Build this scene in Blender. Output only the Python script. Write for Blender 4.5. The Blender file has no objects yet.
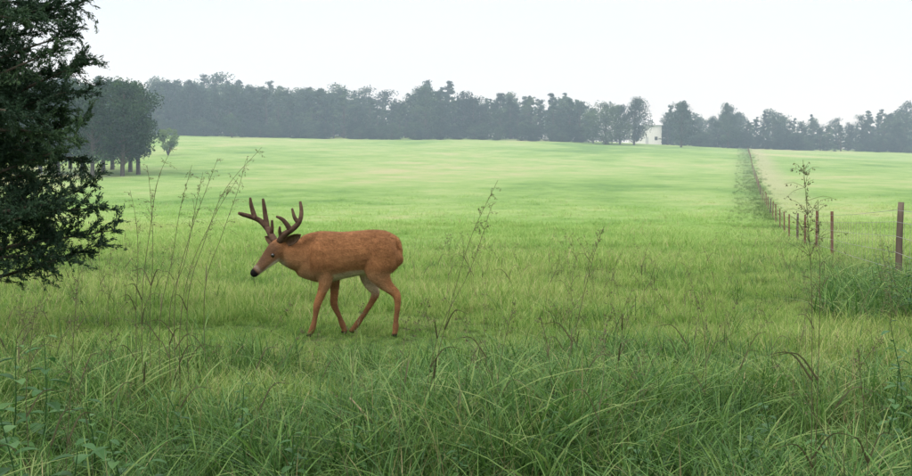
import bpy, math, numpy as np
from mathutils import Vector
rng=np.random.default_rng(7)
sc=bpy.context.scene
sc.view_settings.view_transform='Standard'
try: sc.view_settings.look='None'
except: pass
sc.view_settings.exposure=0

# ---------------------------------------------------------------- camera model
F=978.0; CAMZ=1.35; PITCH=math.atan(38/F)
cp,sp=math.cos(PITCH),math.sin(PITCH)
def P(u,v,D):
    a=(u-456)/F; b=-(v-238)/F
    dy=cp+b*sp; dz=-sp+b*cp
    t=D/dy
    return np.array([a*t,D,CAMZ+dz*t])
# ---------------------------------------------------------------- terrain
pd=np.array([-2000,-20,0,4,8.7,13.5,24,36,50,70,100,150,200,260,320,450,620,2500.])
pz=np.array([0,0,0,.08,.14,.14,-.09,-.33,-.38,.15,1.35,5.0,9.6,15.6,21.8,30.5,34,34.])
def smoothprof(y):
    w=np.maximum(0.6,np.abs(y)*0.10)
    s=0
    for k in (-1.2,-.8,-.4,0,.4,.8,1.2): s=s+np.interp(y+k*w,pd,pz)/7
    return s
def ground(x,y):
    x=np.asarray(x,float); y=np.asarray(y,float)
    z=smoothprof(y)
    t=np.clip((y-90)/230,0,1); t=t*t*(3-2*t)
    lat=np.where(x>0,-0.034*np.clip(x,0,260),-0.012*np.clip(x,-260,0))
    z=z+t*lat
    f=np.clip((y-3)/20,0,1)
    z=z+0.02*np.sin(x*1.3+y*.7)*np.sin(y*.9-x*.4)+f*0.05*np.sin(x*.21+1)*np.sin(y*.17)
    f2=np.clip((y-60)/150,0,1)
    z=z+f2*0.3*np.sin(x*.045+y*.02)+f2*.12*np.sin(y*.06+x*.01)
    return z
# ---------------------------------------------------------------- helpers
def npmesh(name,verts,faces,attrs=None,mats=(),mi=None,smooth=False):
    verts=np.asarray(verts,np.float32); faces=np.asarray(faces,np.int32)
    me=bpy.data.meshes.new(name)
    n,k=faces.shape
    me.vertices.add(len(verts)); me.vertices.foreach_set('co',verts.ravel())
    me.loops.add(n*k); me.loops.foreach_set('vertex_index',faces.ravel())
    me.polygons.add(n); me.polygons.foreach_set('loop_start',np.arange(0,n*k,k,dtype=np.int32))
    if attrs:
        for a,v in attrs.items():
            v=np.asarray(v,np.float32)
            if v.ndim==1:
                at=me.attributes.new(a,'FLOAT','POINT'); at.data.foreach_set('value',v)
            else:
                at=me.attributes.new(a,'FLOAT_COLOR','POINT'); at.data.foreach_set('color',v.ravel())
    for m in mats: me.materials.append(m)
    me.update(calc_edges=True)
    if mi is not None: me.polygons.foreach_set('material_index',np.asarray(mi,np.int32))
    me.polygons.foreach_set('use_smooth',np.full(n,smooth,bool))
    me.validate()
    return me
def addobj(name,me,parent=None,loc=None):
    o=bpy.data.objects.new(name,me); sc.collection.objects.link(o)
    if parent: o.parent=parent
    if loc is not None: o.location=loc
    return o
def empty(name,loc=(0,0,0)):
    o=bpy.data.objects.new(name,None); o.empty_display_size=.2; sc.collection.objects.link(o); o.location=loc
    return o
def catmull(pts,m):
    pts=np.asarray(pts,float)
    if len(pts)<3:
        t=np.linspace(0,1,m+1)[:,None]; return pts[0]*(1-t)+pts[-1]*t
    p=np.vstack([2*pts[0]-pts[1],pts,2*pts[-1]-pts[-2]]); out=[]
    for i in range(1,len(p)-2):
        for j in range(m):
            t=j/m
            out.append(.5*((2*p[i])+(-p[i-1]+p[i+1])*t+(2*p[i-1]-5*p[i]+4*p[i+1]-p[i+2])*t*t+(-p[i-1]+3*p[i]-3*p[i+1]+p[i+2])*t**3))
    out.append(p[-2]); return np.array(out)
def tube(pts,radii,lat=(0,1,0),seg=10,sub=4):
    r=np.asarray(radii,float)
    if r.ndim==1: r=np.stack([r,r],1)
    C=catmull(np.hstack([np.asarray(pts,float),r]),sub) if sub>1 else np.hstack([np.asarray(pts,float),r])
    c=C[:,:3]; r=np.maximum(C[:,3:],1e-4)
    c=np.vstack([c[0],c,c[-1]]); r=np.vstack([r[0]*.02,r,r[-1]*.02])
    T=np.gradient(c[1:-1],axis=0); T=np.vstack([T[0],T,T[-1]]); T/=np.linalg.norm(T,axis=1)[:,None]+1e-9
    lat=np.asarray(lat,float)
    L=lat-T*(T@lat)[:,None]; L/=np.linalg.norm(L,axis=1)[:,None]+1e-9
    N=np.cross(T,L)
    a=np.linspace(0,2*np.pi,seg,endpoint=False)
    V=c[:,None]+N[:,None]*(np.cos(a)[None,:,None]*r[:,0][:,None,None])+L[:,None]*(np.sin(a)[None,:,None]*r[:,1][:,None,None])
    n=len(c); V=V.reshape(-1,3)
    i,j=np.meshgrid(np.arange(n-1),np.arange(seg),indexing='ij'); j2=(j+1)%seg
    Fq=np.stack([i*seg+j,i*seg+j2,(i+1)*seg+j2,(i+1)*seg+j],-1).reshape(-1,4)
    return V,Fq
def merge(parts):
    vs=[];fs=[];o=0
    for v,f in parts:
        vs.append(v);fs.append(np.asarray(f)+o);o+=len(v)
    return np.vstack(vs),np.vstack(fs)
# ---------------------------------------------------------------- materials
def newmat(name):
    m=bpy.data.materials.new(name); m.use_nodes=True; nt=m.node_tree; nt.nodes.clear()
    return m,nt,nt.nodes,nt.links
def N(nt,t,**k):
    n=nt.nodes.new(t)
    for a,b in k.items(): setattr(n,a,b)
    return n
def ramp(nt,stops):
    r=nt.nodes.new('ShaderNodeValToRGB'); e=r.color_ramp.elements
    while len(e)<len(stops): e.new(.5)
    for k,(p,c) in enumerate(stops): e[k].position=p; e[k].color=(*c,1)
    return r
def noise(nt,scale,detail=4,rough=.55,vec=None):
    n=N(nt,'ShaderNodeTexNoise'); n.inputs['Scale'].default_value=scale; n.inputs['Detail'].default_value=detail; n.inputs['Roughness'].default_value=rough
    if vec is not None: nt.links.new(vec,n.inputs['Vector'])
    return n
def math_(nt,op,a,b=None,c=None):
    n=N(nt,'ShaderNodeMath',operation=op)
    for k,x in enumerate((a,b,c)):
        if x is None: continue
        if isinstance(x,(int,float)): n.inputs[k].default_value=x
        else: nt.links.new(x,n.inputs[k])
    return n.outputs[0]
def mixcol(nt,f,a,b,blend='MIX'):
    m=N(nt,'ShaderNodeMix',data_type='RGBA',blend_type=blend)
    for k,x in ((0,f),(6,a),(7,b)):
        if isinstance(x,(int,float)): m.inputs[k].default_value=x
        elif isinstance(x,tuple): m.inputs[k].default_value=(*x,1)
        else: nt.links.new(x,m.inputs[k])
    return m.outputs[2]
def maprange(nt,v,a,b,c=0.,d=1.):
    m=N(nt,'ShaderNodeMapRange'); 
    for k,x in ((1,a),(2,b),(3,c),(4,d)): m.inputs[k].default_value=x
    nt.links.new(v,m.inputs[0]); return m.outputs[0]
def fieldcolor(nt,pos):
    """colour of the distant sward as a function of the place in the meadow"""
    mpA=N(nt,'ShaderNodeMapping'); mpA.inputs['Scale'].default_value=(.7,.6,1); mpA.inputs['Rotation'].default_value=(0,0,.4); nt.links.new(pos,mpA.inputs[0])
    nA=noise(nt,.03,6,.68,mpA.outputs[0]); nB=noise(nt,.28,5,.65,mpA.outputs[0]); nC=noise(nt,4,4,.7,pos)
    x=math_(nt,'ADD',math_(nt,'MULTIPLY',nA.outputs[0],.65),math_(nt,'MULTIPLY',nB.outputs[0],.27))
    x=math_(nt,'ADD',x,math_(nt,'MULTIPLY',nC.outputs[0],.08))
    rp=ramp(nt,[(.40,(.125,.235,.065)),(.47,(.20,.32,.095)),(.53,(.265,.365,.135)),(.61,(.375,.375,.20))]); nt.links.new(x,rp.inputs[0])
    sep=N(nt,'ShaderNodeSeparateXYZ'); nt.links.new(pos,sep.inputs[0])
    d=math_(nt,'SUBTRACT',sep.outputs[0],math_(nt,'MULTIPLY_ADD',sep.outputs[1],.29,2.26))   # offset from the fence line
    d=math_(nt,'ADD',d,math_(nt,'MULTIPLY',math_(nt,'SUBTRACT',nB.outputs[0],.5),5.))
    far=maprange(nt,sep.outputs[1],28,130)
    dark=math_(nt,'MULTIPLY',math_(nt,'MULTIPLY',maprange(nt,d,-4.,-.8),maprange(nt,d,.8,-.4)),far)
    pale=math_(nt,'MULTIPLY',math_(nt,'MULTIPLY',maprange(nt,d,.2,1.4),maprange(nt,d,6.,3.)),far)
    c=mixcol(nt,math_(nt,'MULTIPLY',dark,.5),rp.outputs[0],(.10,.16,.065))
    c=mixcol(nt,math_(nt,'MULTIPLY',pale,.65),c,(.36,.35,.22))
    return c,nB,nC
def leafmat(name,stops,transl=.35,nscale=.4,namp=.5,rootdark=None,rough=.6,field=None,obj=0.):
    m,nt,nd,lk=newmat(name)
    at=N(nt,'ShaderNodeAttribute',attribute_name='tint')
    geo=N(nt,'ShaderNodeNewGeometry')
    nz=noise(nt,nscale,4,.65,geo.outputs['Position'])
    x=math_(nt,'ADD',at.outputs['Fac'],math_(nt,'MULTIPLY',math_(nt,'SUBTRACT',nz.outputs[0],.5),namp))
    if obj:
        oi=N(nt,'ShaderNodeObjectInfo'); x=math_(nt,'ADD',x,math_(nt,'MULTIPLY',math_(nt,'SUBTRACT',oi.outputs['Random'],.5),obj))
    r=ramp(nt,stops); lk.new(x,r.inputs[0]); col=r.outputs[0]
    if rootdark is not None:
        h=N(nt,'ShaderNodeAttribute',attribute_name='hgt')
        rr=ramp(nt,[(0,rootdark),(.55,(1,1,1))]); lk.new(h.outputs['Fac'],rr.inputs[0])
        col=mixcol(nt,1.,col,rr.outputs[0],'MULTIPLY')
    if field:
        fc,_,_=fieldcolor(nt,geo.outputs['Position'])
        sep=N(nt,'ShaderNodeSeparateXYZ'); lk.new(geo.outputs['Position'],sep.inputs[0])
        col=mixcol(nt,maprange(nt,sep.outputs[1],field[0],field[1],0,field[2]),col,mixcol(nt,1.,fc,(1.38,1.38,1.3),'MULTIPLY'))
    b=N(nt,'ShaderNodeBsdfPrincipled'); b.inputs['Roughness'].default_value=rough; b.inputs['Specular IOR Level'].default_value=.25
    t=N(nt,'ShaderNodeBsdfTranslucent'); mix=N(nt,'ShaderNodeMixShader'); mix.inputs[0].default_value=transl
    o=N(nt,'ShaderNodeOutputMaterial')
    lk.new(col,b.inputs['Base Color']); lk.new(col,t.inputs[0]); lk.new(b.outputs[0],mix.inputs[1]); lk.new(t.outputs[0],mix.inputs[2]); lk.new(mix.outputs[0],o.inputs[0])
    return m
def plainmat(name,stops,scale=6,rough=.8,bump=.3,spec=.3,stretch=(1,1,1),bscale=None):
    m,nt,nd,lk=newmat(name)
    tc=N(nt,'ShaderNodeTexCoord'); mp=N(nt,'ShaderNodeMapping'); mp.inputs['Scale'].default_value=stretch
    lk.new(tc.outputs['Object'],mp.inputs[0])
    nz=noise(nt,scale,5,.6,mp.outputs[0]); r=ramp(nt,stops); lk.new(nz.outputs[0],r.inputs[0])
    b=N(nt,'ShaderNodeBsdfPrincipled'); b.inputs['Roughness'].default_value=rough; b.inputs['Specular IOR Level'].default_value=spec
    n2=noise(nt,bscale or scale*4,4,.6,mp.outputs[0]); bp=N(nt,'ShaderNodeBump'); bp.inputs['Strength'].default_value=bump; bp.inputs['Distance'].default_value=.02
    lk.new(n2.outputs[0],bp.inputs['Height']); lk.new(bp.outputs[0],b.inputs['Normal'])
    o=N(nt,'ShaderNodeOutputMaterial'); lk.new(r.outputs[0],b.inputs['Base Color']); lk.new(b.outputs[0],o.inputs[0])
    return m
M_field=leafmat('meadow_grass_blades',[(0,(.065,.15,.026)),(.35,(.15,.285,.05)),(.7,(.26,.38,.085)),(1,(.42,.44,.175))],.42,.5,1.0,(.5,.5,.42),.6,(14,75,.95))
M_fore=leafmat('foreground_grass_shade_tinted',[(0,(.022,.065,.016)),(.4,(.058,.15,.030)),(.75,(.125,.25,.048)),(1,(.27,.32,.11))],.36,1.1,.8,(.3,.3,.26),.5)  # darker greens: woods-edge shade over the foreground is put into the blade colour
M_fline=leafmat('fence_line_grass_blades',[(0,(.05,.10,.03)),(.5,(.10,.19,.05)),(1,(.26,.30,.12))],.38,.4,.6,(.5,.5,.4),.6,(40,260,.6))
M_dry=leafmat('dry_grass_blades',[(0,(.2,.16,.08)),(1,(.45,.37,.2))],.2,.8,.5,None)
M_seed=leafmat('seed_head_straw',[(0,(.07,.08,.035)),(1,(.2,.17,.09))],.1,3,.3,None)
M_weed=leafmat('weed_leaves',[(0,(.02,.07,.018)),(.6,(.055,.15,.04)),(1,(.13,.24,.07))],.3,2,.4,None,.5)
M_pine=leafmat('distant_pine_foliage',[(0,(.006,.02,.014)),(.5,(.024,.058,.030)),(1,(.10,.155,.065))],.2,.05,.5,None,.8,None,.65)
M_oak=leafmat('oak_foliage',[(0,(.009,.028,.012)),(.6,(.028,.070,.026)),(1,(.08,.145,.045))],.2,.3,.4,None,.7)
M_cedar=leafmat('cedar_foliage',[(0,(.012,.03,.018)),(.6,(.028,.066,.034)),(1,(.075,.135,.055))],.15,2,.5,None,.7)
M_bush=leafmat('bush_foliage',[(0,(.06,.12,.035)),(1,(.18,.26,.08))],.25,1,.4,None,.7)
M_bark=plainmat('bark',[(.3,(.04,.034,.028)),(.7,(.13,.11,.085))],8,.9,.8,.1,(1,1,.25))
# ---------------------------------------------------------------- ground
ys=np.concatenate([np.linspace(-60,0,14)[:-1],np.linspace(0,30,110)[:-1],30*np.power(2200/30,np.linspace(0,1,190))])
s=np.linspace(-1,1,221); base=np.sign(s)*(np.abs(s)**2.6)
X=np.repeat((base*1800)[None],len(ys),0); Y=np.repeat(ys[:,None],len(s),1); Z=ground(X,Y)
nr,nc=X.shape
i,j=np.meshgrid(np.arange(nr-1),np.arange(nc-1),indexing='ij')
fq=np.stack([i*nc+j,i*nc+j+1,(i+1)*nc+j+1,(i+1)*nc+j],-1).reshape(-1,4)
m,nt,nd,lk=newmat('meadow_ground')
geo=N(nt,'ShaderNodeNewGeometry'); pos=geo.outputs['Position']
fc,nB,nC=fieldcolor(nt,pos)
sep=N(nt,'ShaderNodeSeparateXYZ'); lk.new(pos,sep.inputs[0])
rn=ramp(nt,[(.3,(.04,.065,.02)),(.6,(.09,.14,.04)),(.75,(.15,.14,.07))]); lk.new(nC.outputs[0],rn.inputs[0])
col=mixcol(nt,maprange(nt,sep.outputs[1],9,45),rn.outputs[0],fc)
b=N(nt,'ShaderNodeBsdfPrincipled'); b.inputs['Roughness'].default_value=.95; b.inputs['Specular IOR Level'].default_value=.05
lk.new(col,b.inputs['Base Color'])
bp=N(nt,'ShaderNodeBump'); bp.inputs['Strength'].default_value=.9; bp.inputs['Distance'].default_value=.35; lk.new(math_(nt,'ADD',nB.outputs[0],nC.outputs[0]),bp.inputs['Height']); lk.new(bp.outputs[0],b.inputs['Normal'])
o=N(nt,'ShaderNodeOutputMaterial'); lk.new(b.outputs[0],o.inputs[0])
addobj('meadow_ground',npmesh('meadow_ground',np.stack([X,Y,Z],-1).reshape(-1,3),fq,None,[m],None,True))

# ---------------------------------------------------------------- scatter through geometry nodes
def scatter(name,pts,yaw,scl,idx,sources):
    col=bpy.data.collections.new(name+'_sources')
    for o in sources: col.objects.link(o)
    me=bpy.data.meshes.new(name); me.vertices.add(len(pts)); me.vertices.foreach_set('co',np.asarray(pts,np.float32).ravel())
    rot=np.zeros((len(pts),3),np.float32); rot[:,2]=yaw
    a=me.attributes.new('rot','FLOAT_VECTOR','POINT'); a.data.foreach_set('vector',rot.ravel())
    scl=np.asarray(scl,np.float32)
    if scl.ndim==1: scl=np.repeat(scl[:,None],3,1)
    a=me.attributes.new('scl','FLOAT_VECTOR','POINT'); a.data.foreach_set('vector',np.ascontiguousarray(scl).ravel())
    a=me.attributes.new('idx','INT','POINT'); a.data.foreach_set('value',np.asarray(idx,np.int32))
    ob=addobj(name,me)
    ng=bpy.data.node_groups.new(name,'GeometryNodeTree')
    ng.interface.new_socket('Geometry',in_out='INPUT',socket_type='NodeSocketGeometry')
    ng.interface.new_socket('Geometry',in_out='OUTPUT',socket_type='NodeSocketGeometry')
    gi=ng.nodes.new('NodeGroupInput'); go=ng.nodes.new('NodeGroupOutput')
    iop=ng.nodes.new('GeometryNodeInstanceOnPoints'); ci=ng.nodes.new('GeometryNodeCollectionInfo')
    ci.inputs['Collection'].default_value=col; ci.inputs['Separate Children'].default_value=True; ci.inputs['Reset Children'].default_value=True
    def na(n,t):
        k=ng.nodes.new('GeometryNodeInputNamedAttribute'); k.data_type=t; k.inputs['Name'].default_value=n
        return [q for q in k.outputs if q.enabled and q.name=='Attribute'][0]
    L=ng.links
    L.new(gi.outputs[0],iop.inputs['Points']); L.new(ci.outputs[0],iop.inputs['Instance'])
    iop.inputs['Pick Instance'].default_value=True
    L.new(na('idx','INT'),iop.inputs['Instance Index'])
    L.new(na('rot','FLOAT_VECTOR'),iop.inputs['Rotation']); L.new(na('scl','FLOAT_VECTOR'),iop.inputs['Scale'])
    L.new(iop.outputs[0],go.inputs[0])
    md=ob.modifiers.new('scatter','NODES'); md.node_group=ng
    return ob
def tuft(name,n,h,spread,width,lean,seed,mat,K=4,hv=.4,tlo=0.,thi=1.):
    r=np.random.default_rng(seed)
    az=r.uniform(0,2*np.pi,n); rr=spread*np.sqrt(r.random(n)); a2=r.uniform(0,2*np.pi,n)
    root=np.stack([rr*np.cos(a2),rr*np.sin(a2),np.full(n,-.03)],1)
    H=h*(1-hv+hv*2*r.random(n)*.8); le=lean*r.uniform(.2,1.3,n); W=width*r.uniform(.6,1.3,n)
    t=np.linspace(0,1,K+1)
    d=np.stack([np.cos(az),np.sin(az),0*az],1); sd=np.stack([-np.sin(az),np.cos(az),0*az],1)
    tw=r.uniform(-.6,.6,n); sd=sd*np.cos(tw)[:,None]+np.array([0,0,1])*np.sin(tw)[:,None]
    horiz=(H*le)[:,None]*(t**1.8)[None]
    vert=H[:,None]*(t[None]-.35*le[:,None]*t[None]**2.5)
    c=root[:,None]+d[:,None]*horiz[...,None]+np.array([0,0,1])*vert[...,None]
    w=W[:,None]*np.array([.7+.3*min(1,x*3)-.97*x**2 if x<1 else .02 for x in t])[None]*.5
    A=c-sd[:,None]*w[...,None]; B=c+sd[:,None]*w[...,None]
    V=np.stack([A,B],2).reshape(-1,3)
    bi=np.arange(n)[:,None]*(2*(K+1))+np.arange(K)[None]*2
    Fq=np.stack([bi,bi+1,bi+3,bi+2],-1).reshape(-1,4)
    ti=np.repeat(r.uniform(tlo,thi,n),2*(K+1)); hg=np.tile(np.repeat(t,2),n)
    return bpy.data.objects.new(name,npmesh(name,V,Fq,{'tint':ti,'hgt':hg},[mat]))
def fan_points(d0,d1,n,half=.66):
    D=np.sqrt(rng.uniform(d0*d0,d1*d1,n)); x=rng.uniform(-half,half,n)*D+rng.uniform(-1,1,n)
    return x,D
def clumpn(x,y,s):
    return .5+.25*(np.sin(x*s+1.3*np.sin(y*s*.7))+np.sin(y*s*1.3+1.7*np.sin(x*s*.6+2)))
src=[tuft('meadow_tuft_a',24,.16,.10,.007,.8,1,M_field,3,tlo=.0,thi=.55),tuft('meadow_tuft_b',24,.20,.13,.008,.6,2,M_field,3,tlo=.15,thi=.8),
     tuft('meadow_tuft_c',20,.14,.12,.009,1.1,3,M_field,3,tlo=.1,thi=.9),tuft('meadow_tuft_d',20,.27,.10,.006,.6,4,M_field,3,tlo=.35,thi=1.0),
     tuft('meadow_tuft_e',9,.30,.10,.005,.7,5,M_dry,3)]
PX=[];PY=[];S=[]
for d0,d1,n,s0 in ((5.5,9,11000,.85),(9,16,20000,.95),(16,30,19000,1.3),(30,60,15000,1.65),(60,125,11000,1.75)):
    x,y=fan_points(d0,d1,n,.56); 
    if d0>=60:
        k=rng.random(len(y))<np.clip((128-y)/62,0,1)**1.2; x=x[k];y=y[k]
    PX.append(x);PY.append(y)
    c=clumpn(x,y,.9)*.3+clumpn(x,y,2.7)*.35+clumpn(x+.4*y,y*1.1-.3*x,.31)*.35
    S.append(s0*(.28+1.5*c**1.8)*rng.uniform(.6,1.5,len(x)))
x=np.concatenate(PX);y=np.concatenate(PY);S=np.concatenate(S)
S=S*np.where(np.hypot(x+1.0,(y-8.6))<1.5,.7,1)
wide=np.where(y>16,np.clip(y/16,1,3.2),1)**.5
S=S*np.clip((150-y)/70,.5,1)
z=ground(x,y)
idx=rng.choice(5,len(x),p=[.28,.26,.25,.17,.04])
scatter('meadow_grass',np.stack([x,y,z],1),rng.uniform(0,6.28,len(x)),np.stack([S*wide,S*wide,S*.85],1),idx,src)
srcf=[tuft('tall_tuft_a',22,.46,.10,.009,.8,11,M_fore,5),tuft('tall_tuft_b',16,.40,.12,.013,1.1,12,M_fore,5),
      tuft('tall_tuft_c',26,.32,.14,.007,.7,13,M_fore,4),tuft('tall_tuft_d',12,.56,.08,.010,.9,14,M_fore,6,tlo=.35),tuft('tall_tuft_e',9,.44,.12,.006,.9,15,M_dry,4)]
x1,y1=fan_points(1.9,7.8,10500,.72); c=clumpn(x1,y1,2.1)*.5+clumpn(x1,y1,.8)*.5
dens=np.clip((8.0-y1)/2.6,.1,1)
keep=rng.random(len(x1))<dens*(.3+1.0*c)
x1,y1,c=x1[keep],y1[keep],c[keep]
x2,y2=fan_points(7,30,8000,.58); side=np.abs(x2/y2)
keep=rng.random(len(x2))<(np.where(side>.28,.5,.0)+np.where(clumpn(x2,y2,1.1)>.64,.4,.08))*np.clip((34-y2)/16,.1,1)
dm=(np.abs(x2+1.0)<1.35)&(y2>6.5)&(y2<10.5)
keep&=~dm
x2,y2=x2[keep],y2[keep]
x3=rng.uniform(3.6,6.4,900); y3=9+rng.random(900)*4.2; k3=(x3/y3>.38); x3=x3[k3];y3=y3[k3]
s1=rng.uniform(.4,1.1,len(x1))*(.5+.8*c)*np.clip(1.25-.07*y1,.55,1.1); s2=rng.uniform(.3,.75,len(x2)); s3=rng.uniform(.6,1.15,len(x3))
x=np.concatenate([x1,x2,x3]);y=np.concatenate([y1,y2,y3]);s_=np.concatenate([s1,s2,s3])
idx=rng.choice(5,len(x),p=[.3,.17,.33,.13,.07])
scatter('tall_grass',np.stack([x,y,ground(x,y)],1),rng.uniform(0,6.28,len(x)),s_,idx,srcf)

# ---------------------------------------------------------------- foliage builders
def leaves(centers,size,r,aspect=.55,tint=None,axis=None):
    n=len(centers)
    a=r.normal(size=(n,3))
    if axis is not None: a=axis+a*.38
    a/=np.linalg.norm(a,axis=1)[:,None]
    q=r.normal(size=(n,3)); q-=a*(q*a).sum(1)[:,None]; q/=np.linalg.norm(q,axis=1)[:,None]
    s=(size*r.uniform(.55,1.35,n))[:,None]
    V=np.stack([centers-a*s*.5,centers+q*s*aspect*.5,centers+a*s*.5,centers-q*s*aspect*.5],1).reshape(-1,3)
    Fq=np.arange(4*n).reshape(n,4)
    t=r.random(n) if tint is None else tint
    return V,Fq,np.repeat(t,4)
def tree_mesh(name,H,kind,seed,mat,nl=2600,leaf=.5,width=None,low=.25,cs=1.):
    r=np.random.default_rng(seed)
    parts=[];tr=H*.016+.05
    lean=r.uniform(-.03,.03,2)*H
    parts.append(tube([(0,0,-.4),(lean[0]*.3,lean[1]*.3,H*.4),(lean[0],lean[1],H*.93)],[tr*1.3,tr*.85,tr*.15],(0,1,0),8,4))
    W=width or (H*.24 if kind=='pine' else H*.42)
    cl=[];cr=[]
    nb=34 if kind=='pine' else 46
    for k in range(nb):
        f=(k+.5)/nb; f=low+(1-low)*f
        az=r.uniform(0,6.28)
        if kind=='pine': R=W*(1-((f-low)/(1-low))**2.2*.85)*r.uniform(.35,1.15)*(.65+.35*min(1,(f-low)*6))
        else:
            g=(f-low)/(1-low); R=W*math.sqrt(max(.02,1-(2*g-.9)**2*.8))*r.uniform(.25,1.05)
        zc=H*f*.96; c=np.array([lean[0]*f+R*math.cos(az),lean[1]*f+R*math.sin(az),zc+r.uniform(-.02,.02)*H])
        b0=np.array([lean[0]*f,lean[1]*f,max(.5,zc-R*(.3 if kind=='pine' else .8))])
        parts.append(tube([b0,(b0+c)/2+np.array([0,0,R*.08]),c],[tr*.35,tr*.22,tr*.06],(0,.3,1),5,2))
        for q in range(2):
            cc=c*(1-.38*q)+b0*.38*q
            cl.append(cc); cr.append(cs*W*(.26 if kind=='pine' else .28)*r.uniform(.6,1.35)*(1-.3*f if kind=='pine' else 1))
    cl=np.array(cl);cr=np.array(cr)
    wts=cr**2/np.sum(cr**2); ci=r.choice(len(cl),nl,p=wts)
    d=r.normal(size=(nl,3)); d/=np.linalg.norm(d,axis=1)[:,None]; rad=cr[ci]*r.random(nl)**.45
    d[:,2]*=.62
    pts=cl[ci]+d*rad[:,None]; pts[:,2]=np.clip(pts[:,2],.2,H*1.02)
    ct=r.uniform(.1,.75,len(cl))
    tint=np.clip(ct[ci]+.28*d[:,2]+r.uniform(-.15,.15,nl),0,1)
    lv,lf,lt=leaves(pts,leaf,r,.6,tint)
    bv,bf=merge(parts)
    V=np.vstack([bv,lv]);Fq=np.vstack([bf,lf+len(bv)])
    mi=np.concatenate([np.zeros(len(bf)),np.ones(len(lf))])
    return npmesh(name,V,Fq,{'tint':np.concatenate([np.full(len(bv),.5),lt])},[M_bark,mat],mi)
tsrc=[]
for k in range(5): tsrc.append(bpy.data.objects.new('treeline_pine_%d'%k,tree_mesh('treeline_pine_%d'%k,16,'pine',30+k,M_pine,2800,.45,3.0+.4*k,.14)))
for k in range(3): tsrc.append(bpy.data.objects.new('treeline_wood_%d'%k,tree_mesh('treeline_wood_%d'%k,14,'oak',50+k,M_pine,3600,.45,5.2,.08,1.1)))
topu=np.array([-160,60,100,130,165,190,215,240,262,300,330,350,385,408,425,445,462,478,495,515,545,568,582,586])
topv=np.array([70,72,72,78,74,71,74,78,77,84,81,88,90,93,80,80,86,91,85,92,89,90,96,112])
topu2=np.array([655,664,672,684,694,705,722,738,748,765,790,815,850,868,885,905,930,1060])
topv2=np.array([130,112,100,101,113,112,102,105,116,108,112,113,117,108,107,100,102,100])
TP=[];TS=[];TI=[]
def addtree(u,D,topv_,wid=1.0,i=None):
    p=P(u,150,D); g=float(ground(p[0],D)); top=P(u,topv_,D)[2]; h=top-g
    if h<2: return
    i=int(rng.choice(8,p=[.13,.13,.13,.12,.12,.13,.12,.12])) if i is None else i
    Hs=16 if i<5 else 14
    TP.append((p[0],D,g-.3)); sz=h/Hs; w=sz*rng.uniform(.75,1.35)*wid
    w=max(w,.65)
    TS.append((w,w,sz)); TI.append(i)
for row,(D0,dv,step) in enumerate(((318,16,10),(330,9,8),(345,5,9),(366,0,11))):
    u=-170.0
    while u<583:
        uu=u+rng.uniform(-3,3); D=D0+rng.uniform(-6,6)
        addtree(uu,D,np.interp(uu,topu,topv)+dv*rng.uniform(.2,1.6)+rng.uniform(-3,10)*(1 if row>1 else .6))
        u+=step*rng.uniform(.5,1.5)
for row,(D0,dv,step) in enumerate(((330,12,9),(345,5,8),(365,1,10))):
    u=660.0
    while u<1080:
        uu=u+rng.uniform(-3,3); D=D0+rng.uniform(-6,6)
        addtree(uu,D,np.interp(uu,topu2,topv2)+dv*rng.uniform(.2,1.5)+rng.uniform(-2,9),.9)
        u+=step*rng.uniform(.5,1.5)
for k in range(260):
    left=k<170; uu=rng.uniform(-150,583) if left else rng.uniform(690,1060)
    D=(311 if left else 325)+rng.uniform(-4,4); p=P(uu,150,D); g=float(ground(p[0],D))
    i=int(rng.integers(5,8)); h=rng.uniform(2.2,6)
    TP.append((p[0],D,g-.3)); w=h/14*rng.uniform(1.3,2.0); TS.append((w,w,h/14)); TI.append(i)
scatter('distant_treeline',np.array(TP),rng.uniform(0,6.28,len(TP)),np.array(TS),TI,tsrc)
def place_tree(name,u,D,topv_,kind,seed,mat,leaf=.5,nl=4200,width=None,low=.2,cs=1.):
    p=P(u,150,D); g=float(ground(p[0],D)); h=P(u,topv_,D)[2]-g
    return addobj(name,tree_mesh(name,h,kind,seed,mat,nl,leaf,width,low,cs),None,(p[0],D,g-.2))
place_tree('unseen_shade_oak',606,298,101,'oak',71,M_pine,.42,7500,6.4,.12,1.25)
place_tree('unseen_shade_oak',634,304,97,'oak',72,M_pine,.42,7000,5.4,.16,1.25)
place_tree('unseen_shade_oak',620,308,104,'oak',76,M_pine,.42,5500,4.6,.14,1.25)
place_tree('unseen_shade_oak',593,306,107,'oak',73,M_pine,.42,4000,3.8,.16,1.1)
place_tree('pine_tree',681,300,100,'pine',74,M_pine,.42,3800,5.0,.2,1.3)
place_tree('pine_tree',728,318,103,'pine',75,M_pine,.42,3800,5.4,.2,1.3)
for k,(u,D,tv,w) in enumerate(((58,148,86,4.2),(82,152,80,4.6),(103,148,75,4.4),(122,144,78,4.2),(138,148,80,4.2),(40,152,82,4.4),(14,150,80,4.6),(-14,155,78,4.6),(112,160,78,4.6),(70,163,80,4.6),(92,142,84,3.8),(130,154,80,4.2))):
    place_tree('unseen_shade_oak',u,D,tv,'oak',90+k,M_oak,.36,6000,w,.24,1.2)
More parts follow.
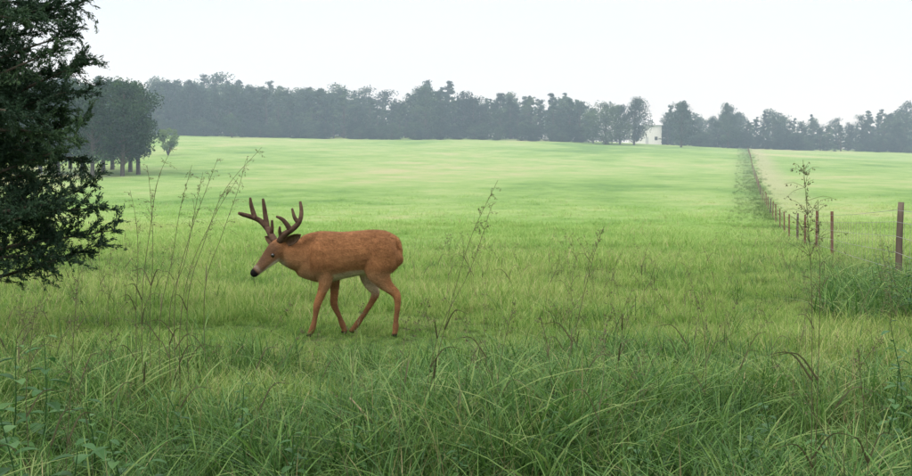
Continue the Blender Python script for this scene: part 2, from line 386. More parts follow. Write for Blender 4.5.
def bush(name,u,D,topv_,w,mat,seed,nl=1500,leaf=.25):
    r=np.random.default_rng(seed); p=P(u,150,D); g=float(ground(p[0],D)); h=P(u,topv_,D)[2]-g
    cl=np.stack([r.uniform(-w*.7,w*.7,26),r.uniform(-w*.7,w*.7,26),r.uniform(.15,.85,26)*h],1)
    ci=r.integers(0,26,nl); d=r.normal(size=(nl,3)); d/=np.linalg.norm(d,axis=1)[:,None]
    pts=cl[ci]+d*(r.random(nl)**.5*min(w,h)*.32)[:,None]; pts[:,2]=np.clip(pts[:,2],.02,h)
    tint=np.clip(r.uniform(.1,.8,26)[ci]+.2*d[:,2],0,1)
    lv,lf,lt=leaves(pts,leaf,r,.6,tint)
    parts=[tube([(0,0,-.1),c*.5+np.array([0,0,.05*h]),c],[.03*h/2,.02*h/2,.006*h/2],(0,.3,1),5,2) for c in cl[:14]]
    bv,bf=merge(parts); V=np.vstack([bv,lv]);Fq=np.vstack([bf,lf+len(bv)])
    me=npmesh(name,V,Fq,{'tint':np.concatenate([np.full(len(bv),.5),lt])},[M_bark,mat],np.concatenate([np.zeros(len(bf)),np.ones(len(lf))]))
    return addobj(name,me,None,(p[0],D,g))
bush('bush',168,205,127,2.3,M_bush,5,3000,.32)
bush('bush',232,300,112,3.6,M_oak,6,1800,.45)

# ---------------------------------------------------------------- farmhouse
M_white=plainmat('white_siding',[(.3,(.74,.75,.76)),(.7,(.82,.82,.82))],3,.6,.1)
M_roof=plainmat('grey_metal_roof',[(.3,(.45,.47,.5)),(.7,(.55,.57,.6))],3,.5,.1)
M_glass=plainmat('dark_window',[(.3,(.03,.035,.04)),(.7,(.05,.055,.06))],3,.2,.0,.5)
def box(x0,x1,y0,y1,z0,z1):
    V=np.array([(x,y,z) for x in (x0,x1) for y in (y0,y1) for z in (z0,z1)],float)
    Fq=np.array([(0,1,3,2),(4,6,7,5),(0,4,5,1),(2,3,7,6),(0,2,6,4),(1,5,7,3)]); return V,Fq
p=P(645,130,335); g=float(ground(p[0],335)); zt=P(645,125,335)[2]-g
house=empty('white_farmhouse',(p[0],335,g))
hw=zt-.2
V=np.array([(-5,-3.5,-1),(5,-3.5,-1),(5,3.5,-1),(-5,3.5,-1),(-5,-3.5,hw),(5,-3.5,hw),(5,3.5,hw),(-5,3.5,hw),(-5,0,hw+2),(5,0,hw+2)],float)
me=bpy.data.meshes.new('walls'); me.from_pydata(V.tolist(),[],[(0,1,5,4),(1,2,6,9,5),(2,3,7,6),(3,0,4,8,7)]); me.materials.append(M_white); addobj('walls',me,house)
Rv=np.array([(-5.4,-4,hw-.25),(5.4,-4,hw-.25),(5.4,0,hw+2.05),(-5.4,0,hw+2.05),(5.4,4,hw-.25),(-5.4,4,hw-.25)],float)
Rv=np.vstack([Rv,Rv+np.array([0,0,.14])])
me=bpy.data.meshes.new('roof'); me.from_pydata(Rv.tolist(),[],[(0,1,2,3),(3,2,4,5),(6,9,8,7),(9,11,10,8),(0,6,7,1),(5,4,10,11),(1,7,8,2),(2,8,10,4),(0,3,9,6),(3,5,11,9)]); me.materials.append(M_roof); addobj('roof',me,house)
v,f=merge([box(-3.6,-2.6,-3.56,-3.4,1,2.2),box(2.6,3.6,-3.56,-3.4,1,2.2)]); addobj('windows',npmesh('windows',v,f,None,[M_glass]),house)
v,f=box(-.5,.5,-3.56,-3.4,-.5,2.1); addobj('door',npmesh('door',v,f,None,[M_roof]),house)

# ---------------------------------------------------------------- fence
M_post=plainmat('weathered_wood_post',[(.3,(.07,.055,.045)),(.7,(.16,.13,.10))],9,.9,.7,.1,(1,1,.15))
M_rust=plainmat('rusty_steel_post',[(.3,(.14,.07,.05)),(.7,(.25,.14,.10))],20,.8,.2,.3)
M_wire=plainmat('fence_wire',[(.3,(.16,.155,.15)),(.7,(.28,.265,.25))],30,.5,0,.4)
fence=empty('wire_fence',(0,0,0))
def fx(D): return 2.26+.29*D
Ds=[3.5,8.5,13.5,24,28.3,33,38,43.5,49,54.5]; 
while Ds[-1]<300: Ds.append(Ds[-1]+6)
wood=[];steel=[];tops=[]
for k,D in enumerate(Ds):
    X0=fx(D)+rng.uniform(-.05,.05); g=float(ground(X0,D)); lx,ly=rng.uniform(-.04,.04,2)
    if k in (0,1,2) or k%6==0:
        h=1.17
        wood.append(tube([(X0,D,g-.3),(X0+lx*.5,D+ly*.5,g+h*.5),(X0+lx+.02,D+ly,g+h)],[.052,.045,.040],(0,1,0),10,3))
    else:
        h=1.15+rng.uniform(-.05,.05)
        a=box(-.035,.035,-.006,.006,-.3,h); b_=box(-.006,.006,-.045,-.0065,-.3,h)
        for V0,F0 in (a,b_):
            V1=V0.copy(); V1[:,0]+=X0+lx*(V0[:,2]/h); V1[:,1]+=D+ly*(V0[:,2]/h); V1[:,2]+=g; steel.append((V1,F0))
    tops.append((X0,D,g,lx,ly))
v,f=merge(wood); addobj('wood_posts',npmesh('wood_posts',v,f,None,[M_post],None,True),fence)
v,f=merge(steel); addobj('steel_posts',npmesh('steel_posts',v,f,None,[M_rust]),fence)
wires=[]
for h in (.25,.48,.70,.90,1.06):
    pts=[]
    for k,(X0,D,g,lx,ly) in enumerate(tops[:30]):
        pts.append((X0+lx*h-.05,D+ly*h,g+h))
        n_=tops[k+1]; pts.append(((X0+n_[0])/2-.05,(D+n_[1])/2,(g+n_[2])/2+h-.02))
    wires.append(tube(pts,[.0034]*len(pts),(1,0,0),5,1))
for D in np.arange(8.6,29,.45):
    X0=fx(D)-.05; g=float(np.interp(D,[t[1] for t in tops],[t[2] for t in tops])); wires.append(tube([(X0,D,g+.22),(X0,D,g+.90)],[.0024,.0024],(1,0,0),4,1))
v,f=merge(wires); addobj('wires',npmesh('wires',v,f,None,[M_wire]),fence)
n=4800; D=10*np.power(310/10,rng.random(n)); xx=fx(D)+rng.normal(0,.30,n)*(1+D/90)
xx=np.where((rng.random(n)<.4)&(D>25),fx(D)-rng.uniform(0,1,n)**1.5*3.,xx)
sf=rng.uniform(.3,.9,n)*np.clip(.7+D/140,.7,1.5)*(.5+.7*clumpn(D,D*.3,.7))
scatter('fence_line_grass',np.stack([xx,D,ground(xx,D)],1),rng.uniform(0,6.28,n),np.stack([sf*1.3,sf*1.3,sf*.8],1),rng.integers(0,4,n),
  [tuft('fence_tuft_%s'%c,24,.36,.16,.012,.7,60+k,M_fline,4) for k,c in enumerate('abcd')])

# ---------------------------------------------------------------- deer
S_=8.7/F
DEER_D=8.7
fp=P(340,335,DEER_D)
def dp(u,v,y=0.): return np.array([(u-340)*S_,y,(335-v)*S_])
def dl(lst): return [dp(*q[:3]) for q in lst]
deer=empty('white_tailed_deer',(fp[0],DEER_D,fp[2]-.005))
secs=[(400,245,256,.03),(398,239,264,.08),(393,232.5,271,.115),(385,229.5,274,.145),(373,228.5,273.5,.155),(360,229.5,274,.163),(345,230.5,277,.172),(332,230,280,.172),(321,230,281.5,.155),(311,232,280,.125),(302,236.5,277,.095),(297,242,271,.055)]
trunk=tube([dp(a,(b_+c)/2) for a,b_,c,w in secs],[((c-b_)/2*S_,w) for a,b_,c,w in secs],(0,1,0),24,4)
neck=tube(dl([(322,256,0),(311,254.5,0),(302,254,-.01),(293,252.8,-.025),(285,250,-.035),(279,246,-.045)]),[(.195,.135),(.178,.118),(.156,.102),(.132,.09),(.104,.078),(.06,.055)],(0,1,0),20,4)
hd=dl([(288,242,-.03),(284,244,-.045),(279,248.5,-.065),(273,255,-.095),(267,261.5,-.125),(262,267,-.15),(257.5,271.5,-.17),(255.8,273.3,-.178)])
ht=hd[-1]-hd[0]; hlat=np.cross(ht,(0,0,1)); hlat/=np.linalg.norm(hlat)
head=tube(hd,[(.045,.04),(.076,.064),(.088,.076),(.076,.066),(.056,.048),(.045,.039),(.037,.033),(.018,.018)],hlat,18,4)
nf,ff=-.08,.08
legs=[
 (dl([(322,256,nf),(325,268,nf-.005),(326.5,279,nf),(323.5,290,nf),(318.5,303,nf),(316.5,315,nf),(314,326,nf),(311.5,331,nf),(309.5,335,nf)]),
  [(.12,.06),(.098,.06),(.062,.048),(.042,.035),(.035,.032),(.0225,.022),(.029,.026),(.025,.022),(.028,.024)]),
 (dl([(326,258,ff),(330,268,ff),(333,279,ff),(333.5,291,ff),(333,304,ff),(338,316,ff),(341.5,325,ff),(343.5,330,ff),(342.5,334,ff)]),
  [(.11,.06),(.088,.06),(.056,.044),(.039,.034),(.034,.031),(.0225,.022),(.029,.026),(.025,.022),(.028,.024)]),
 (dl([(384,248,nf),(380,262,nf-.01),(381,274,nf),(388,284,nf),(397,292.5,nf),(398.5,303,nf),(397,316,nf),(396.5,325,nf),(396,330,nf),(394.5,335,nf)]),
  [(.135,.07),(.145,.078),(.104,.066),(.057,.043),(.040,.031),(.028,.026),(.0235,.023),(.029,.026),(.025,.022),(.029,.024)]),
 (dl([(380,252,ff),(373,264,ff),(368,274,ff),(369.5,284,ff),(375,292.5,ff),(370.5,303,ff),(363.5,314,ff),(357,323.5,ff),(353.5,328,ff),(350,333,ff)]),
  [(.13,.07),(.125,.07),(.088,.06),(.054,.042),(.040,.031),(.028,.026),(.0235,.023),(.029,.026),(.025,.022),(.029,.024)]),
]
parts=[trunk,neck,head]+[tube(a,b_,(0,1,0),14,4) for a,b_ in legs]
def ball(c,rx,ry,rz): return tube([np.array(c)+np.array([t*rx,0,0]) for t in (-.97,-.7,-.35,0,.35,.7,.97)],[(rz*math.sqrt(1-t*t),ry*math.sqrt(1-t*t)) for t in (-.97,-.7,-.35,0,.35,.7,.97)],(0,1,0),16,2)
parts+= [ball(dp(322,256,-.09),.10,.09,.18),ball(dp(382,254,-.08),.14,.09,.18),ball(dp(322,256,.09),.10,.09,.18),ball(dp(382,254,.08),.14,.09,.18)]
tail=tube(dl([(393,236,0),(397.5,240,0),(399.8,246,0),(400.8,253,0),(400.2,262,0)]),[(.03,.03),(.028,.036),(.024,.038),(.018,.03),(.006,.008)],(0,1,0),12,4)
parts.append(tail)
v,f=merge(parts)
tmp=addobj('deer_tmp',npmesh('deer_tmp',v,f))
md=tmp.modifiers.new('r','REMESH'); md.mode='VOXEL'; md.voxel_size=.009
md=tmp.modifiers.new('s','SMOOTH'); md.factor=.5; md.iterations=6
dg=bpy.context.evaluated_depsgraph_get(); ev=tmp.evaluated_get(dg); body=bpy.data.meshes.new_from_object(ev)
bpy.data.objects.remove(tmp)
body.name='body'
nv=len(body.vertices); co=np.zeros(nv*3,np.float32); body.vertices.foreach_get('co',co); co=co.reshape(-1,3)
no=np.zeros(nv*3,np.float32); body.vertices.foreach_get('normal',no); no=no.reshape(-1,3)
uu=co[:,0]/S_+340; vv=335-co[:,2]/S_; yy=co[:,1]
def sm(a,b_,x): 
    t=np.clip((x-a)/(b_-a),0,1); return t*t*(3-2*t)
base=np.array([.345,.163,.074]); col=np.tile(base,(nv,1))
def mixc(w,c):
    global col
    col=col*(1-w[:,None])+np.array(c)[None]*w[:,None]
mixc(sm(246,229,vv)*(uu>305)*.5,(.21,.10,.048))
mixc(np.exp(-(((uu-352)/16)**2+((vv-260)/9)**2))*.3,(.44,.24,.12))
mixc(np.exp(-(((uu-315)/8)**2+((vv-268)/10)**2))*.45,(.19,.09,.042))
mixc(np.exp(-(((uu-369)/5)**2+((vv-262)/12)**2))*.4,(.2,.095,.045))
mixc(np.exp(-(((uu-334)/4)**2+((vv-262)/14)**2))*.35,(.2,.095,.045))
mixc(sm(.3,-.7,no[:,2])*sm(264,275,vv)*(uu>300)*(vv<290)*.55,(.5,.33,.2))
belly=sm(-.5,-.85,no[:,2])*sm(318,326,uu)*sm(382,374,uu)*(vv>268)*(vv<287); mixc(belly*.9,(.72,.64,.54))
inner=((no[:,1]*np.sign(yy))<-.3)*sm(300,288,vv)*(vv>270)*(uu>345); mixc(inner*.75,(.66,.55,.42))
mixc(sm(286,318,vv)*.65,(.17,.088,.048))
hp=np.array(hd); tt=((co-hp[0])@ht)/(ht@ht)
rel=co-(hp[0]+np.clip(tt,0,1)[:,None]*ht); ishead=(uu<290)&(vv<278)&(vv>232)&(np.linalg.norm(rel,axis=1)<.12)
hup=np.cross(hlat,ht); hup/=np.linalg.norm(hup); 
if hup[2]<0: hup=-hup
ru=rel@hup
mixc(ishead*sm(.1,.4,tt)*.5,(.20,.12,.075))
mixc(ishead*sm(.0,.05,ru)*sm(.05,.3,tt)*.75,(.115,.065,.04))
mixc(ishead*sm(.45,.7,tt)*.5,(.12,.08,.055))
mixc(ishead*sm(-.02,-.042,ru)*sm(.3,.5,tt),(.68,.62,.54))
mixc(ishead*np.exp(-((tt-.82)/.035)**2)*.4,(.45,.40,.35))
mixc(ishead*sm(.86,.90,tt)*sm(-.04,-.022,ru),(.012,.011,.012))
thr=np.exp(-(((uu-282)/6)**2+((vv-266)/5)**2)); mixc(np.clip(thr*1.4,0,.95),(.78,.70,.6))
mixc(sm(.4,-.6,no[:,2])*(uu<312)*(uu>286)*.35,(.5,.32,.19))
hoof=sm(331,332.2,vv); mixc(hoof,(.02,.017,.015))
at=body.attributes.new('coat','FLOAT_COLOR','POINT'); at.data.foreach_set('color',np.hstack([col,np.ones((nv,1))]).astype(np.float32).ravel())
m,nt,nd,lk=newmat('deer_coat')
a=N(nt,'ShaderNodeAttribute',attribute_name='coat'); tc=N(nt,'ShaderNodeTexCoord'); mp=N(nt,'ShaderNodeMapping'); mp.inputs['Scale'].default_value=(1,1,2.0); lk.new(tc.outputs['Object'],mp.inputs[0])
n1=noise(nt,5,4,.6,mp.outputs[0]); n2=noise(nt,70,4,.75,mp.outputs[0])
r1=ramp(nt,[(.3,(.70,.68,.66)),(.7,(1.15,1.13,1.1))]); lk.new(n1.outputs[0],r1.inputs[0])
r2=ramp(nt,[(.35,(.70,.68,.66)),(.65,(1.15,1.15,1.15))]); lk.new(n2.outputs[0],r2.inputs[0])
cc=mixcol(nt,1.,mixcol(nt,1.,a.outputs['Color'],r1.outputs[0],'MULTIPLY'),r2.outputs[0],'MULTIPLY')
b=N(nt,'ShaderNodeBsdfPrincipled'); b.inputs['Roughness'].default_value=.85; b.inputs['Specular IOR Level'].default_value=.12
lk.new(cc,b.inputs['Base Color']); bp=N(nt,'ShaderNodeBump'); bp.inputs['Strength'].default_value=.4; bp.inputs['Distance'].default_value=.006; lk.new(n2.outputs[0],bp.inputs['Height']); lk.new(bp.outputs[0],b.inputs['Normal'])
o=N(nt,'ShaderNodeOutputMaterial'); lk.new(b.outputs[0],o.inputs[0]); M_coat=m
body.materials.clear(); body.materials.append(M_coat)
for pl in body.polygons: pl.use_smooth=True
addobj('body',body,deer)
r=np.random.default_rng(3); hn=52000
sel=np.where((vv<318)&~(ishead&(tt>.75)))[0]; k=r.choice(sel,hn)
flow=np.array([.75,0,-.55]); nn=no[k]; ft=flow-nn*(nn@flow)[:,None]; ft/=np.linalg.norm(ft,axis=1)[:,None]+1e-6
sd=np.cross(nn,ft); ln=r.uniform(.010,.022,hn)[:,None]*np.where((vv[k]>288)|(uu[k]<290),.4,1)[:,None]
b0=co[k]+r.normal(0,.003,(hn,3)); tip=b0+(ft*.92+nn*.28+r.normal(0,.13,(hn,3)))*ln
V=np.stack([b0-sd*.0015,b0+sd*.0015,tip],1).reshape(-1,3); Fq=np.arange(3*hn).reshape(-1,3)
hc=np.repeat(np.hstack([col[k]*r.uniform(.62,1.25,(hn,1)),np.ones((hn,1))]),3,0)
addobj('coat_hair',npmesh('coat_hair',V,Fq,{'coat':hc},[M_coat]),deer)
M_ant=plainmat('antler_velvet',[(.3,(.06,.037,.027)),(.7,(.15,.092,.064))],25,.85,.5,.1)
ant=[]
def A(l,r0,r1): 
    p_=dl(l); n_=len(p_); rr=np.linspace(r0,r1,n_); rr[-1]*=.8; ant.append(tube(p_,rr,(.2,1,.1),10,4))
A([(276,241,-.01),(271,234,.03),(266,227,.07),(258,219.5,.09),(249,215.5,.06),(243,213.5,.02),(239.5,212,-.01)],.033,.017)
A([(266,227,.07),(264.5,216,.075),(263.5,206,.06),(262.5,197.5,.05)],.027,.014)
A([(254,218,.08),(251.5,210,.08),(250,203,.07),(249.5,196.5,.06)],.025,.013)
A([(271,233,.03),(272.5,227,.0),(273,219,-.02)],.022,.012)
A([(282,240,-.09),(286,234,-.12),(292,230,-.15),(299,225,-.17),(303.5,219,-.17),(304.5,210,-.14),(303,200.5,-.12)],.033,.015)
A([(294,229,-.155),(290,222,-.17),(286,217.5,-.18),(280.5,215,-.18)],.025,.013)
A([(302,221,-.17),(298.5,216,-.18),(296,207,-.18)],.022,.012)
A([(284,236,-.11),(283,230,-.14),(283.5,225,-.16)],.020,.011)
v,f=merge(ant); addobj('antlers',npmesh('antlers',v,f,None,[M_ant],None,True),deer)
M_ear=plainmat('ear_fur',[(.3,(.09,.055,.035)),(.7,(.2,.12,.08))],30,.85,.3,.1)
def ear(name,b_,t_,w,face):
    b_=np.array(b_);t_=np.array(t_);ax=t_-b_;L=np.linalg.norm(ax);ax/=L
    face=np.array(face,float); face-=ax*(face@ax); face/=np.linalg.norm(face); sd=np.cross(ax,face)
    V=[];nU,nS=9,9
    for i_ in range(nU):
        t=i_/(nU-1)
        ww=w*max(.01,(math.sin(math.pi*min(1,(t*.86+.14)))**.75))
        for j_ in range(nS):
            s_=-1+2*j_/(nS-1); V.append(b_+ax*(L*t)+sd*ww*s_-face*(ww*.75*(1-s_*s_)))
    V=np.array(V); i_,j_=np.meshgrid(np.arange(nU-1),np.arange(nS-1),indexing='ij')
    Fq=np.stack([i_*nS+j_,i_*nS+j_+1,(i_+1)*nS+j_+1,(i_+1)*nS+j_],-1).reshape(-1,4)
    o_=addobj(name,npmesh(name,V,Fq,None,[M_ear],None,True),deer); md=o_.modifiers.new('t','SOLIDIFY'); md.thickness=.005
ear('ear_left',dp(286,243,-.10),dp(304,233,-.16),.042,(-.1,-.9,-.35))
ear('ear_right',dp(276,244,.0),dp(263,236,.09),.038,(-.5,-.8,-.1))
M_eye=plainmat('deer_eye',[(.3,(.006,.004,.003)),(.7,(.012,.008,.006))],3,.08,0,.8)
def eye(name,c):
    import bmesh
    bm=bmesh.new(); bmesh.ops.create_uvsphere(bm,u_segments=16,v_segments=10,radius=.018); me=bpy.data.meshes.new(name); bm.to_mesh(me); bm.free()
    for pl in me.polygons: pl.use_smooth=True
    me.materials.append(M_eye); addobj(name,me,deer,c)
ec=hp[0]+ht*.42
side=hlat if hlat[0]>0 else -hlat
eye('eye_left',ec+side*.064+hup*.022); eye('eye_right',ec-side*.064+hup*.022)

# ---------------------------------------------------------------- eastern red cedar on the left
r=np.random.default_rng(21)
CD=8.6; ct=P(-62,200,CD); cg=float(ground(ct[0],CD))
tips=[(80,4,0),(62,18,.3),(70,34,-.3),(94,58,.0),(64,72,.4),(66,92,-.3),(56,50,-.5),(86,116,.1),(76,140,-.4),(82,158,.4),(94,184,.0),(72,200,-.3),(116,230,.0),(100,244,.3),(62,256,-.2),(40,240,.5),(30,215,-.5),(50,170,.6),(40,120,-.6),(35,80,.5),(30,20,-.5),(20,190,.7),(86,92,.3),(100,208,-.1),(64,112,.0),(66,178,.2),(20,60,.2),(25,150,-.2),(15,100,.1),(45,150,.1),(40,200,.2),(45,100,0),(48,30,.1),(40,5,.2),(60,150,-.1),(52,130,.2),(56,215,.1)]
trunkx=lambda z: ct[0]+.04*np.sin(z)
parts=[tube([(ct[0],CD,cg-.3),(trunkx(1.2),CD+.03,cg+1.2),(trunkx(3),CD-.04,cg+3),(trunkx(5),CD,cg+5),(ct[0],CD,cg+6.4)],[.14,.115,.085,.045,.012],(0,1,0),12,5)]
targets=[P(u,v_,CD+dd) for u,v_,dd in tips]
for k in range(40):
    z=cg+.9+5.1*r.random(); az=r.uniform(.25*np.pi,1.75*np.pi); R=1.45*(1-((z-cg)/7)**1.8)*r.uniform(.6,1.1)+.1
    targets.append(np.array([ct[0]+R*math.cos(az),CD+R*math.sin(az),z]))
for k in range(14):
    z=cg+3.4+2.6*r.random(); az=r.uniform(-.5*np.pi,.5*np.pi); R=1.3*(1-((z-cg)/7)**1.6)*r.uniform(.5,1.)+.1
    targets.append(np.array([ct[0]+R*math.cos(az),CD+R*math.sin(az),z]))
LP=[]; LT=[]; LA=[]; twv=[]
def spray(o0,e,dens,lt,w=.010):
    L_=np.linalg.norm(e-o0); nl=int(L_*dens)+4; t=r.random(nl); d=(e-o0)/(L_+1e-9)
    LP.append(o0+(e-o0)*t[:,None]+r.normal(0,w,(nl,3))); LA.append(np.repeat(d[None],nl,0)); LT.append(np.clip(lt+r.uniform(-.1,.2)+r.uniform(-.15,.15,nl)+.15*t,0,1))
for T in targets:
    R=math.hypot(T[0]-ct[0],T[1]-CD); z0=max(cg+.4,T[2]-R*r.uniform(.0,.5))
    B=np.array([trunkx(z0),CD,z0]); mid=B*.5+T*.5+np.array([0,r.uniform(-.06,.06),r.uniform(-.03,.12)*R])
    path=catmull([B,mid,T],10); parts.append(tube(path,np.linspace(.018+.006*R,.003,len(path)),(0,.3,1),5,1))
    nt_=int(25*R)+6
    lt=r.uniform(.15,.65)
    for q in range(nt_):
        f_=min(r.uniform(.15,1.02)**.8,1); i_=min(int(f_*(len(path)-1)),len(path)-2); o0=path[i_]+(path[i_+1]-path[i_])*r.random()
        ax=path[i_+1]-path[i_]; ax/=np.linalg.norm(ax)+1e-9; d=ax*.8+r.normal(0,.6,3)*np.array([1,1,.85])+np.array([0,0,r.uniform(-.3,.4)]); d/=np.linalg.norm(d)
        L_=r.uniform(.08,.36)*(1.2-.5*f_); e=o0+d*L_
        twv.append((o0,e)); spray(o0,e,150,lt)
        for sub in range(5):
            s0=o0+(e-o0)*r.uniform(.1,.9); d2=d*.8+r.normal(0,.5,3); d2/=np.linalg.norm(d2); spray(s0,s0+d2*L_*r.uniform(.25,.5),170,lt,.008)
for a_,b_ in twv: parts.append(tube([a_,b_],[.003,.001],(0,.3,1),3,1))
bv,bf=merge(parts); LP=np.vstack(LP);LT=np.concatenate(LT);LA=np.vstack(LA)
lv,lf,ltt=leaves(LP,.036,r,.24,LT,LA)
V=np.vstack([bv,lv]);Fq=np.vstack([bf,lf+len(bv)])
addobj('eastern_red_cedar',npmesh('eastern_red_cedar',V,Fq,{'tint':np.concatenate([np.full(len(bv),.5),ltt])},[M_bark,M_cedar],np.concatenate([np.zeros(len(bf)),np.ones(len(lf))])))
for k,(x0,y0,h,w) in enumerate(((1.8,-3.6,9.5,4.2),(-5.2,-2.5,9,3.6),(7,-3.5,9,3.8))):  # unseen oaks behind the camera, added to block sky and darken the foreground
    addobj('unseen_shade_oak',tree_mesh('unseen_shade_oak',h,'oak',200+k,M_oak,5500,.36,w,.38),None,(x0,y0,0))

# ---------------------------------------------------------------- tall seed-head grasses
def culm(path,rad,r,pan,spread,nb,nblade=2):
    parts=[tube(path,np.linspace(rad,rad*.35,len(path)),(0,1,0),5,1)]
    n=len(path); tot=np.linalg.norm(np.diff(path,axis=0),axis=1).cumsum(); tot/=tot[-1]
    sp=[]
    for k in range(nb):
        f_=1-pan*r.random(); i_=int(np.searchsorted(tot,f_)); i_=min(i_,n-2); o0=path[i_]
        ax=path[i_+1]-path[i_]; ax/=np.linalg.norm(ax)+1e-9; d=ax*.9+r.normal(0,.65,3); d/=np.linalg.norm(d)
        L_=spread*r.uniform(.5,1.5)*(.5+(1-f_)/pan); mid=o0+d*L_*.55; e=o0+d*L_+np.array([0,0,-.25*L_])
        parts.append(tube([o0,mid,e],[rad*.35,rad*.28,rad*.2],(0,1,.2),3,2))
        for j_ in range(8):
            t=r.uniform(.3,1); sp.append(o0*(1-t)+e*t+r.normal(0,.003,3))
    for k in range(nblade):
        f_=r.uniform(.15,.5); i_=int(np.searchsorted(tot,f_)); o0=path[i_]; a=r.uniform(0,6.28); d=np.array([math.cos(a),math.sin(a)*.5,0])
        L_=.20; bp_=catmull([o0,o0+d*L_*.4+np.array([0,0,L_*.5]),o0+d*L_*.9+np.array([0,0,L_*.45])],4)
        parts.append(tube(bp_,[(.004*(1-j_/len(bp_))+.0004,.0006) for j_ in range(len(bp_))],(0,1,.2),4,1))
    bv,bf=merge(parts); lv,lf,lt=leaves(np.array(sp),.010,r,.4)
    return npmesh('seed_head_grass',np.vstack([bv,lv]),np.vstack([bf,lf+len(bv)]),{'tint':np.concatenate([np.full(len(bv),.4),lt])},[M_seed])
def seedgrass(pts,D,pan=.35,rad=.0028,seed=0,spread=.10,nb=16):
    q=[P(u,v_,D) for u,v_ in pts]; b0=q[0].copy(); b0[2]=float(ground(b0[0],D))-.02
    if q[0][2]-b0[2]>.12: q=[b0]+q
    else: q[0]=b0
    addobj('seed_head_grass',culm(catmull(q,8),rad,np.random.default_rng(seed),pan,spread,nb))
SG=[([(142,300),(150,230),(158,180),(172,148)],6),([(150,310),(153,250),(150,190),(147,165)],6.2),([(175,300),(190,235),(206,190),(218,158)],6),
([(188,300),(205,240),(225,190),(262,147)],6.1),([(170,310),(185,260),(196,205),(203,172)],5.8),([(205,290),(222,235),(238,190),(246,160)],6.4),([(180,330),(190,270),(215,215),(238,178)],5.6),
([(430,392),(447,320),(470,240),(498,180)],5),([(425,400),(440,330),(470,270),(492,205)],5.2),([(566,378),(578,320),(592,262),(604,226)],5.2),([(136,310),(138,260),(136,220),(130,190)],6.3),([(160,320),(172,260),(180,210),(192,165)],5.9),
([(811,470),(812,380),(811,270),(803,160)],3.6),([(815,470),(818,380),(820,290),(818,200)],3.7),([(66,470),(70,400),(74,330),(79,268)],3.6),([(868,470),(866,430),(862,390),(858,350)],3.6),([(500,420),(498,380),(505,340),(516,300)],5.0),([(700,430),(706,380),(704,330),(698,300)],5.2),([(30,470),(26,400),(30,350),(36,300)],4.0),([(560,430),(552,390),(548,350),(540,315)],5.0)]
for k,(pp,D) in enumerate(SG):
    big=pp[-1]==(803,160)
    seedgrass(pp,D,.3 if not big else .24,.0028 if D>4 else .0024,400+k,.075 if not big else .095,17 if not big else 44)
# many shorter flowering culms through the sward
csrc=[]
for k in range(4):
    r=np.random.default_rng(700+k); a=r.uniform(0,6.28); L_=r.uniform(.12,.28)
    pth=catmull([(0,0,-.02),(.02,.01,.25),(math.cos(a)*L_*.4,math.sin(a)*L_*.4,.5),(math.cos(a)*L_,math.sin(a)*L_,.72)],7)
    csrc.append(bpy.data.objects.new('culm_%d'%k,culm(pth,.0018,r,.3,.045,10,1)))
x,y=fan_points(3.2,14,900,.6); kk=(~((np.abs(x+1.0)<1.3)&(y>5.5)&(y<10.5)))&(rng.random(900)<.35+.8*(clumpn(x,y,.9)-.3)); x=x[kk];y=y[kk]
scatter('flowering_grass',np.stack([x,y,ground(x,y)],1),rng.uniform(0,6.28,len(x)),rng.uniform(.55,1.15,len(x)),rng.integers(0,4,len(x)),csrc)
def weed(u,v_,D,hh,ls,seed,nleaf=12):
    r=np.random.default_rng(seed); p=P(u,v_,D); g=float(ground(p[0],D)); b0=np.array([p[0],D,g]); 
    top=b0+np.array([r.uniform(-.1,.1),r.uniform(-.05,.05),hh]); path=catmull([b0,(b0+top)/2+np.array([.02,0,0]),top],6)
    parts=[tube(path,np.linspace(.005,.0018,len(path)),(0,1,0),6,1)]; V=[];Fq=[];T=[];o=0
    for k in range(nleaf):
        f_=.25+.75*k/(nleaf-1); c=path[min(int(f_*(len(path)-1)),len(path)-1)]; a=k*2.4+r.uniform(-.4,.4); L_=ls*(1.15-.55*f_)*r.uniform(.8,1.2)
        d=np.array([math.cos(a),math.sin(a),r.uniform(-.1,.5)]); d/=np.linalg.norm(d); s_=np.cross(d,(0,0,1)); s_/=np.linalg.norm(s_); up=np.cross(s_,d)
        for i_ in range(6):
            t=i_/5; w=L_*.27*math.sin(math.pi*min(1,t*.93+.05))**.8; cc=c+d*L_*(t+.12)-np.array([0,0,1])*L_*.3*t*t
            V+= [cc-s_*w+up*w*.35,cc,cc+s_*w+up*w*.35]
        for i_ in range(5):
            q=o+i_*3; Fq+=[(q,q+1,q+4,q+3),(q+1,q+2,q+5,q+4)]
        T+= [r.uniform(.1,.8)]*18; o+=18
    bv,bf=merge(parts)
    addobj('weed_plant',npmesh('weed_plant',np.vstack([bv,V]),np.vstack([bf,np.array(Fq)+len(bv)]),{'tint':np.concatenate([np.full(len(bv),.5),T])},[M_weed]))
for k,(u,v_,D,hh,ls) in enumerate(((38,330,4.6,.62,.12),(48,420,3.4,.42,.13),(20,430,3.6,.5,.12),(92,390,4.2,.42,.10),(190,390,4.6,.38,.07),(228,400,4.5,.42,.06),(120,420,3.8,.35,.10),(560,420,4.3,.32,.07),(735,420,4.0,.33,.08),(770,410,4.4,.36,.07),(350,430,4.2,.3,.07),(880,390,4.6,.5,.09),(905,360,5.2,.6,.09),(640,440,3.9,.3,.07),(5,380,4.4,.6,.12),(450,440,4.0,.27,.06),(840,440,3.8,.36,.08),(280,440,4.0,.32,.08),(160,455,3.5,.33,.09),(892,320,9.5,.6,.09),(875,320,10,.5,.08),(905,320,9.2,.65,.1),(884,320,10.4,.6,.08),(898,320,10.1,.7,.09),(860,320,10.5,.4,.08))):
    weed(u,v_,D,hh,ls,500+k,14 if k<19 else 26)
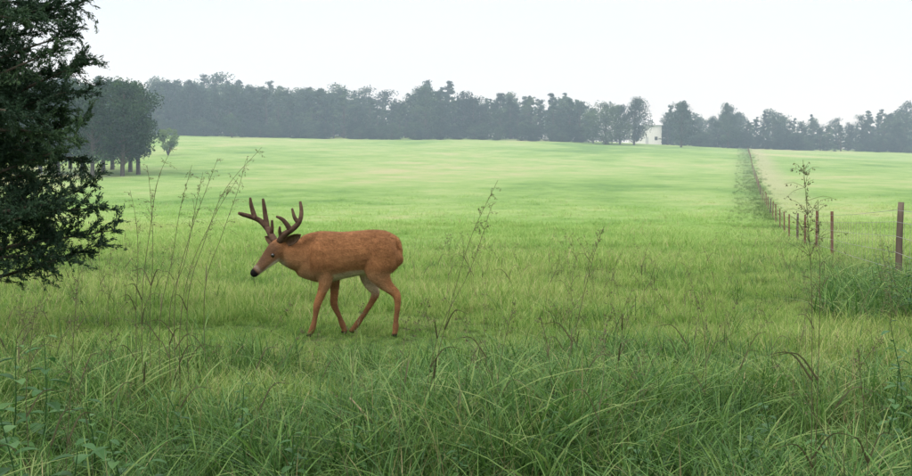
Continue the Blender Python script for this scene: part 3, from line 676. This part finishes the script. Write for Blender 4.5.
M_stick=plainmat('dead_stalk',[(.3,(.18,.14,.08)),(.7,(.28,.22,.13))],20,.9,.2)
a_=P(350,398,5.0); b_=P(369,422,4.8); v,f=tube([a_,(a_+b_)/2+np.array([0,0,.01]),b_,b_+np.array([.03,-.02,-.12])],[.005,.005,.004,.003],(0,1,0),6,3)
addobj('dead_stalk',npmesh('dead_stalk',v,f,None,[M_stick],None,True))

# ---------------------------------------------------------------- morning mist
v,f=box(-420,420,62,520,-6,75)
m,nt,nd,lk=newmat('morning_mist')
vs=N(nt,'ShaderNodeVolumeScatter'); vs.inputs['Color'].default_value=(.62,.83,1,1); vs.inputs['Density'].default_value=.0013; vs.inputs['Anisotropy'].default_value=0.
o=N(nt,'ShaderNodeOutputMaterial'); lk.new(vs.outputs[0],o.inputs['Volume'])
addobj('morning_mist',npmesh('morning_mist',v,f,None,[m]))

# ---------------------------------------------------------------- sky and sun
sdir=Vector((-.55,-.45,.95)).normalized()
w=bpy.data.worlds.new('World'); sc.world=w; w.use_nodes=True; nt=w.node_tree; nt.nodes.clear()
sky=N(nt,'ShaderNodeTexSky',sky_type='NISHITA'); sky.sun_disc=False; sky.sun_elevation=math.asin(sdir.z); sky.sun_rotation=math.atan2(sdir.x,sdir.y); sky.air_density=1; sky.dust_density=3
tc=N(nt,'ShaderNodeTexCoord'); sx=N(nt,'ShaderNodeSeparateXYZ'); nt.links.new(tc.outputs['Generated'],sx.inputs[0])
mp=N(nt,'ShaderNodeMapping'); mp.inputs['Scale'].default_value=(1,1,4); nt.links.new(tc.outputs['Generated'],mp.inputs[0])
cn=noise(nt,2.2,3,.5,mp.outputs[0])
rc=ramp(nt,[(0,(.82,.83,.84)),(.08,(.82,.84,.86)),(.2,(.755,.83,.91)),(.6,(1,1,.98)),(1,(1,1,.98))]); nt.links.new(sx.outputs[2],rc.inputs[0])
fac=math_(nt,'MULTIPLY_ADD',math_(nt,'MAXIMUM',math_(nt,'SUBTRACT',sx.outputs[2],.2),0.),17.,10.0)
fac=math_(nt,'MULTIPLY',fac,maprange(nt,cn.outputs[0],.3,.7,.97,1.05))
vm=N(nt,'ShaderNodeVectorMath',operation='SCALE'); nt.links.new(rc.outputs[0],vm.inputs[0]); nt.links.new(fac,vm.inputs['Scale'])
mx=N(nt,'ShaderNodeMix',data_type='RGBA'); mx.inputs[0].default_value=.85; mx.clamp_result=False
nt.links.new(sky.outputs[0],mx.inputs[6]); nt.links.new(vm.outputs[0],mx.inputs[7])
bg=N(nt,'ShaderNodeBackground'); bg.inputs[1].default_value=.137; nt.links.new(mx.outputs[2],bg.inputs[0])
o=N(nt,'ShaderNodeOutputWorld'); nt.links.new(bg.outputs[0],o.inputs[0])
L=bpy.data.lights.new('sun','SUN'); L.energy=1.5; L.angle=math.radians(12); L.color=(1,.95,.86)
so=bpy.data.objects.new('sun',L); sc.collection.objects.link(so); so.rotation_euler=(-sdir).to_track_quat('-Z','Y').to_euler()
# ---------------------------------------------------------------- camera
cam=bpy.data.cameras.new('camera'); cam.sensor_width=36; cam.lens=36*F/912; cam.clip_start=.05; cam.clip_end=6000
co_=bpy.data.objects.new('camera',cam); sc.collection.objects.link(co_); co_.location=(0,0,CAMZ); co_.rotation_euler=(math.pi/2-PITCH,0,0)
sc.camera=co_
